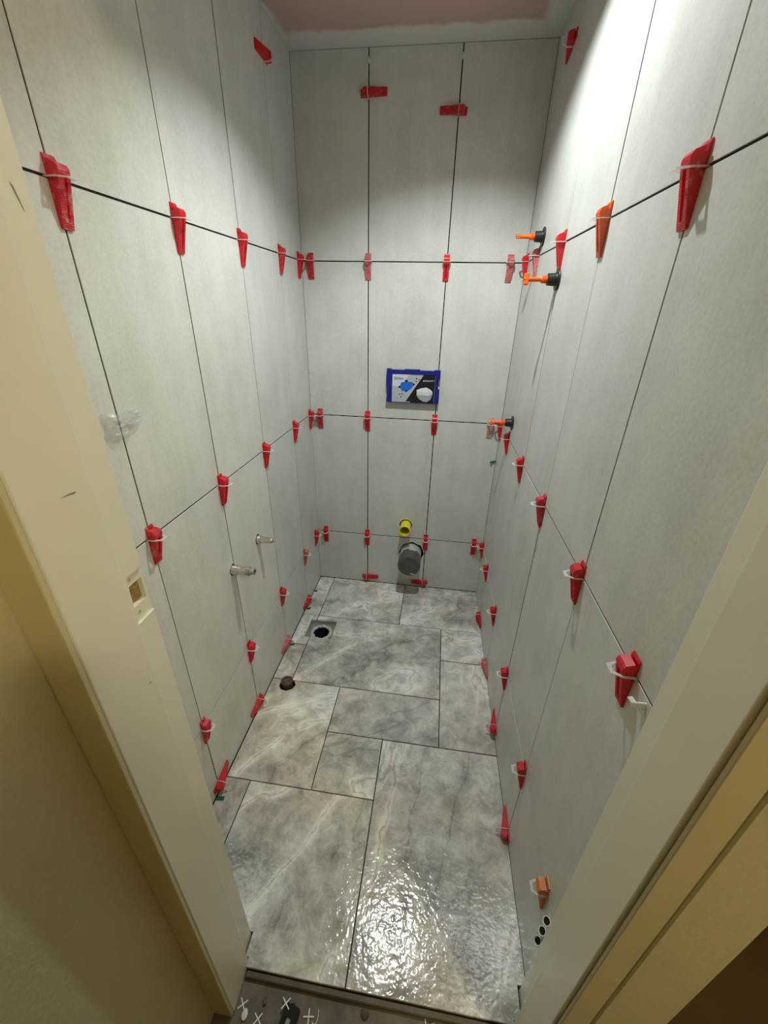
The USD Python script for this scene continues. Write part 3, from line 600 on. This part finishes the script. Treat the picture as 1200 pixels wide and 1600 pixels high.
obj('tab', m3.Manifold.hull_points(np.array([(-0.002, -0.0012, 0.009), (-0.002, 0.0012, 0.009), (-0.003, -0.0012, 0.016), (-0.003, 0.0012, 0.016), (-0.014, 0.0015, 0.013), (-0.014, 0.0035, 0.013), (-0.012, 0.0015, 0.020), (-0.012, 0.0035, 0.020)], float)), WHITE, sc)
obj('base', bx(-0.0085, 0.001, -0.011, -0.004, -0.003, 0.0075, 0.0012), CLIP, sc)
for x_, w in ((0.2610, 'left'), (0.5572, 'right')):
    cs_ = thing('clip_stub', f'tiny white broken clip stub high in the {w} vertical joint of the back wall', 'tile clip', matrix=frame([1, 0, 0], [0, 0, 1], [0, -1, 0], on('back', x_, 2.030)))
    obj('stub', m3.Manifold.batch_boolean([bx(-0.0013, 0.0013, -0.008, 0.008, -0.004, 0.0045, 0.0004), bx(-0.0055, 0.0055, -0.0035, 0.0015, -0.0005, 0.0025, 0.0006)], m3.OpType.Add), WHITE, cs_)
for k, (z, w) in enumerate(((0.2810, 'uppermost'), (0.2370, 'middle one'), (0.1910, 'lowest'))):
    o_ = on('right', -1.3885, z - 0.004, 0.005)
    cz = RO * 0.62 - RH * 0.12 + UP * 0.78; cz /= np.linalg.norm(cz); cy = np.cross(cz, RH); cy /= np.linalg.norm(cy)      # bent upwards out of the wall
    cd = thing('conduit', f'white conduit end with a dark opening beside the right door jamb, {w} of three', 'pipe', 'three white conduits by the right door jamb', matrix=frame(np.cross(cy, cz), cy, cz, o_))
    obj('tube', lathe([(0.0082, -0.022), (0.0082, 0.0050), (0.0080, 0.0060), (0.0074, 0.0062), (0.0066, 0.0058), (0.0062, 0.0050), (0.0062, -0.022), (0.0082, -0.022)], 26), WHITE, cd, smooth=35)
    obj('opening', cyl((0, 0, -0.0060), (0, 0, 0.0035), 0.00615), HOLE, cd)
gx, gy = np.meshgrid(np.linspace(0, 1, 34), np.linspace(0, 1, 26))
crumple = 0.022 * meshkit.fbm(np.stack([gx * 4.5, gy * 5.0, 0 * gx], -1), 4, 9) * np.clip(4 * gx * (1.15 - gx) , 0, 1)
yy = -1.160 + 0.088 * gx + 0.012 * (meshkit.fbm(np.stack([gx * 3, gy * 3, 0 * gx + 5], -1), 3, 2) - 0.5)
zz = 1.108 + 0.046 * gy * (1 - 0.45 * gx) + 0.016 * gx + 0.010 * (meshkit.fbm(np.stack([gx * 3, gy * 4, 0 * gx + 9], -1), 3, 6) - 0.5)
V = np.stack([0.0012 + crumple, yy, zz], -1).reshape(-1, 3)
q = np.arange(34 * 26).reshape(26, 34)
Fq = np.stack([q[:-1, :-1], q[:-1, 1:], q[1:, 1:], q[1:, :-1]], -1).reshape(-1, 4)
obj('plastic_film', (V, Fq), FILM, smooth=True, label='crumpled clear plastic film stuck to the left wall by the door frame', category='plastic film')

# ------------------------------------------------------------------ litter on the hall floor
HZ = -0.0200
def cross_spacer(x, y, a, label, arm=0.0115, dz=0.0):
    t = affinity.rotate(shapely.union_all([sbox(-arm, -0.0012, arm, 0.0012), sbox(-0.0012, -arm, 0.0012, arm)]), a, origin=(0, 0))
    return obj('cross_spacer', prism(t, 0.0022).translate([x, y, HZ + dz]), WHITE, label=label, category='tile spacer', group='white cross spacers on the hall floor')
cross_spacer(0.2560, -1.5125, 40, 'white cross spacer on the hall floor beside the left jamb')
cross_spacer(0.2960, -1.5270, 52, 'white cross spacer on the hall floor, second from the left jamb')
cross_spacer(0.3490, -1.5000, 50, 'white cross spacer lying on the black tool', dz=0.0106)
cross_spacer(0.4010, -1.5090, 8, 'white cross spacer right of the black tool')
cross_spacer(0.6480, -1.4860, 10, 'white cross spacer nearest the right jamb on the hall floor', 0.0095)
b1 = trimesh.creation.icosphere(subdivisions=3, radius=1.0)
b1.vertices *= [0.0062, 0.0090, 0.0035]; b1.vertices *= (0.85 + 0.35 * meshkit.noise(b1.vertices * 160, 2))[:, None]
obj('filler_blob', (b1.vertices + [0.2660, -1.5260, HZ + 0.0028], b1.faces), WHITE, smooth=True, label='white blob of filler next to the leftmost cross spacer', category='filler blob')
tl = thing('black_tool', 'black tool with a grey slot in its middle lying on the hall floor', 'tool', matrix=flat(0.3560, -1.5540, math.radians(80), HZ))
tp = affinity.scale(Point(0, 0).buffer(1, 16), 0.058, 0.0170).union(sbox(-0.055, -0.0165, 0.055, 0.0165)).buffer(-0.004).buffer(0.004)
obj('body', prism(tp.difference(sbox(-0.050, -0.0045, 0.038, 0.0060)), 0.0105), plain('black_matte', (0.010, 0.009, 0.008), 0.85), tl)
obj('insert', bx(-0.051, 0.039, -0.0050, 0.0065, 0.001, 0.0055), MORTAR, tl)
hook = trimesh.creation.torus(0.0105, 0.0016, major_sections=24, minor_sections=8)
hv = hook.vertices[:, :]
keep = np.arctan2(hv[:, 1], hv[:, 0])
fm = hook.faces[(keep[hook.faces] > -2.4).all(1) & (keep[hook.faces] < 0.9).all(1)]
obj('clip_scrap', (hv * [0.55, 1.2, 0.9] + [0.4150, -1.5060, HZ + 0.0018], fm), WHITE, smooth=True, label='thin bent white clip scrap beside a cross spacer right of the black tool', category='clip scrap')
def crumb(x, y, sx, sy, sz, seed, material, label):
    s_ = trimesh.creation.icosphere(subdivisions=3, radius=1.0)
    vv = s_.vertices * (0.7 + 0.6 * meshkit.fbm(s_.vertices * 1.6 + seed, 3, seed))[:, None] * [sx, sy, sz]
    return obj('mortar_crumb', (vv + [x, y, HZ + sz * 0.7], s_.faces), material, smooth=True, label=label, category='mortar crumb')
crumb(0.5180, -1.4880, 0.0080, 0.0080, 0.006, 1, BROWN_STRIP, 'brown mortar crumb against the brown edge strip')
crumb(0.6640, -1.4850, 0.0075, 0.0055, 0.005, 2, MORTAR, 'pale mortar crumb beside the rightmost cross spacer')
crumb(0.3010, -1.5030, 0.0045, 0.0060, 0.004, 3, BROWN_STRIP, 'small brown mortar crumb above the second cross spacer')
crumb(0.4200, -1.5330, 0.0085, 0.0070, 0.004, 4, MORTAR, 'grey mortar crumb below the bent clip scrap')

# ------------------------------------------------------------------ the photographer in the hall and the phone (their shadow falls on the yellow wall)
phone_c = CAM - AXES[1] * 0.060 + AXES[2] * 0.016
ph = thing('phone', 'black phone held up in both hands in front of the door opening', 'phone', matrix=frame(AXES[0], AXES[1], AXES[2], phone_c))
obj('body', bx(-0.036, 0.036, -0.074, 0.074, -0.004, 0.004, 0.0025), BLACK, ph)
obj('screen', bx(-0.0335, 0.0335, -0.0715, 0.0715, 0.0040, 0.0043), plain('phone_screen', (0.02, 0.02, 0.022), 0.1), ph)
FWD = np.array([-0.5, 0.866, 0]); RGT = np.array([0.866, 0.5, 0]); FEET = np.array([0.95, -2.13, HZ])
def body_pt(r, f, z): return FEET + RGT * r + FWD * f + UP * (z * 0.965)
def ball(c, r, n=14): return m3.Manifold.sphere(r, n).translate([float(x) for x in c])
def bone(a, b, ra, rb, n=14): return m3.Manifold.batch_hull([ball(a, ra, n), ball(b, rb, n)])
def chain(pts, n=14): return [bone(pts[k][0], pts[k + 1][0], pts[k][1], pts[k + 1][1], n) for k in range(len(pts) - 1)]
def fuse(parts, length, rounds=8):
    m = m3.Manifold.batch_boolean(parts, m3.OpType.Add).refine_to_length(length)
    v, f, _ = meshkit.arrays(m)
    t = trimesh.Trimesh(v, f, process=True)
    trimesh.smoothing.filter_taubin(t, iterations=rounds)
    return t
pe = thing('person', 'person in a dark jumper and jeans holding a phone up in both hands', 'person', matrix=np.eye(4))
P_ = body_pt
wr = {-1: phone_c - AXES[0] * 0.062 - AXES[1] * 0.075 + AXES[2] * 0.030, 1: phone_c + AXES[0] * 0.062 - AXES[1] * 0.075 + AXES[2] * 0.030}
el = {-1: P_(-0.300, 0.170, 1.200), 1: P_(0.150, 0.200, 1.200)}
def torso(g):
    return [m3.Manifold.batch_hull([ball(P_(-0.075, 0, 0.98), 0.105 + g), ball(P_(0.075, 0, 0.98), 0.105 + g), ball(P_(-0.055, 0.01, 1.13), 0.100 + g), ball(P_(0.055, 0.01, 1.13), 0.100 + g)]),
            m3.Manifold.batch_hull([ball(P_(-0.055, 0.01, 1.13), 0.100 + g), ball(P_(0.055, 0.01, 1.13), 0.100 + g), ball(P_(-0.085, 0.01, 1.33), 0.105 + g), ball(P_(0.085, 0.01, 1.33), 0.105 + g)]),
            m3.Manifold.batch_hull([ball(P_(-0.085, 0.01, 1.33), 0.105 + g), ball(P_(0.085, 0.01, 1.33), 0.105 + g), ball(P_(-0.165, 0, 1.445), 0.058 + g), ball(P_(0.165, 0, 1.445), 0.058 + g), ball(P_(0, 0, 1.49), 0.055 + g)])]
def arm(s, g, end=1.0):
    w = el[s] + (wr[s] - el[s]) * end
    return chain([(P_(0.178 * s, 0, 1.440), 0.056 + g), (el[s], 0.043 + g), (w, 0.043 - 0.015 * end + g)])
def leg(s, g):
    return chain([(P_(0.090 * s, 0, 0.95), 0.092 + g), (P_(0.100 * s, 0.02, 0.50), 0.060 + g), (P_(0.105 * s, -0.005, 0.10), 0.043 + g)])
parts = torso(0) + arm(-1, 0) + arm(1, 0) + leg(-1, 0) + leg(1, 0)
for s in (-1, 1): parts += chain([(P_(0.105 * s, -0.02, 0.06), 0.040), (P_(0.115 * s, 0.13, 0.035), 0.032)])
hc = P_(0, 0.035, 1.655)
parts += [bone(P_(0, 0, 1.46), P_(0, 0.015, 1.585), 0.060, 0.054)]
parts += [m3.Manifold.batch_hull([ball(hc + UP * 0.030 - FWD * 0.012, 0.084), ball(hc + UP * 0.010 + FWD * 0.018, 0.072), ball(hc - UP * 0.070 + FWD * 0.045, 0.036), ball(hc - UP * 0.045 - FWD * 0.005, 0.062)])]
parts += [m3.Manifold.batch_hull([ball(hc + UP * 0.012 + FWD * 0.088, 0.009), ball(hc - UP * 0.028 + FWD * 0.106, 0.011), ball(hc - UP * 0.030 + FWD * 0.088, 0.015)])]
for s in (-1, 1):
    parts += [m3.Manifold.batch_hull([ball(hc + RGT * 0.083 * s + UP * 0.020, 0.010), ball(hc + RGT * 0.078 * s - UP * 0.032, 0.008), ball(hc + RGT * 0.090 * s + UP * 0.010 - FWD * 0.016, 0.008)])]
    parts += [ball(hc + RGT * 0.034 * s + UP * 0.012 + FWD * 0.076, 0.015)]
    # hand: palm beside the phone, four fingers round its far side, thumb on the screen side
    X, Y, Z = AXES[0] * s, AXES[1], AXES[2]
    pc = phone_c + X * 0.053 - Y * 0.030 + Z * 0.012
    parts += [m3.Manifold.batch_hull([ball(wr[s], 0.025), ball(pc + Y * 0.024 - Z * 0.004, 0.013), ball(pc - Y * 0.034, 0.015), ball(pc - Y * 0.03 + Z * 0.012, 0.014)])]
    for k, L in enumerate((0.92, 1.0, 0.94, 0.78)):
        b0 = pc + Y * (0.026 - 0.020 * k) - Z * 0.006
        parts += chain([(b0, 0.0100), (b0 - Z * 0.019 * L - X * 0.006, 0.0092), (b0 - Z * 0.024 * L - X * 0.030 * L, 0.0086), (b0 - Z * 0.0225 * L - X * 0.050 * L, 0.0078)], 10)
    parts += chain([(pc - Y * 0.022 + Z * 0.010, 0.0130), (pc + Y * 0.006 + Z * 0.014 - X * 0.012, 0.0105), (pc + Y * 0.028 + Z * 0.0085 - X * 0.028, 0.0088)], 10)
SKIN = make_noisy('skin', (0.52, 0.31, 0.22), (0.58, 0.36, 0.26), 30, 0.5)
body_prim = obj('body', fuse(parts, 0.0075), SKIN, pe, smooth=True)
for s in (-1, 1):
    e = hc + RGT * 0.034 * s + UP * 0.012 + FWD * 0.083
    obj('eye', trimesh.creation.icosphere(2, 0.0118).apply_translation(e), plain('eye_white', (0.75, 0.73, 0.70), 0.2) if s < 0 else '/World/Looks/eye_white', pe, smooth=True)
    obj('iris', trimesh.creation.icosphere(2, 0.0058).apply_translation(e + FWD * 0.0072), plain('iris_brown', (0.05, 0.025, 0.012), 0.2) if s < 0 else '/World/Looks/iris_brown', pe, smooth=True)
obj('mouth', fuse([bone(hc - UP * 0.062 + FWD * 0.0795 + RGT * 0.020, hc - UP * 0.060 + FWD * 0.0840, 0.0045, 0.0065), bone(hc - UP * 0.062 + FWD * 0.0795 - RGT * 0.020, hc - UP * 0.060 + FWD * 0.0840, 0.0045, 0.0065)], 0.003, 3), plain('lips', (0.42, 0.16, 0.13), 0.4), pe, smooth=True)
cut_face = m3.Manifold.batch_hull([ball(hc + FWD * 0.13 + UP * 0.030, 0.075), ball(hc + FWD * 0.13 - UP * 0.14, 0.10), ball(hc + FWD * 0.05 - UP * 0.16, 0.10)])
obj('hair', fuse([m3.Manifold.batch_hull([ball(hc + UP * 0.036 - FWD * 0.014, 0.092, 28), ball(hc - UP * 0.030 - FWD * 0.030, 0.070, 28)]) - cut_face], 0.010, 4), make_noisy('brown_hair', (0.035, 0.02, 0.012), (0.075, 0.045, 0.028), 150, 0.6, 0.3), pe, smooth=True)
obj('jumper', fuse(torso(0.016) + arm(-1, 0.013, 0.90) + arm(1, 0.013, 0.90), 0.014), make_noisy('dark_jumper', (0.035, 0.037, 0.045), (0.055, 0.058, 0.068), 120, 0.9, 0.3), pe, smooth=True)
obj('trousers', fuse([m3.Manifold.batch_hull([ball(P_(-0.078, 0, 0.93), 0.112), ball(P_(0.078, 0, 0.93), 0.112), ball(P_(-0.07, 0, 1.00), 0.108), ball(P_(0.07, 0, 1.00), 0.108)])] + leg(-1, 0.014) + leg(1, 0.014), 0.014), make_noisy('blue_denim', (0.05, 0.07, 0.13), (0.08, 0.11, 0.19), 200, 0.9, 0.3), pe, smooth=True)
for s in (-1, 1):
    sh = fuse([m3.Manifold.batch_hull([ball(P_(0.105 * s, -0.030, 0.050), 0.048), ball(P_(0.105 * s, 0.0, 0.075), 0.046), ball(P_(0.118 * s, 0.145, 0.042), 0.040), ball(P_(0.112 * s, 0.09, 0.055), 0.044)]) - bx(-5, 5, -5, 5, -1, HZ + 0.001)], 0.010, 3)
    obj('shoe', sh, BLACK, pe, smooth=True)
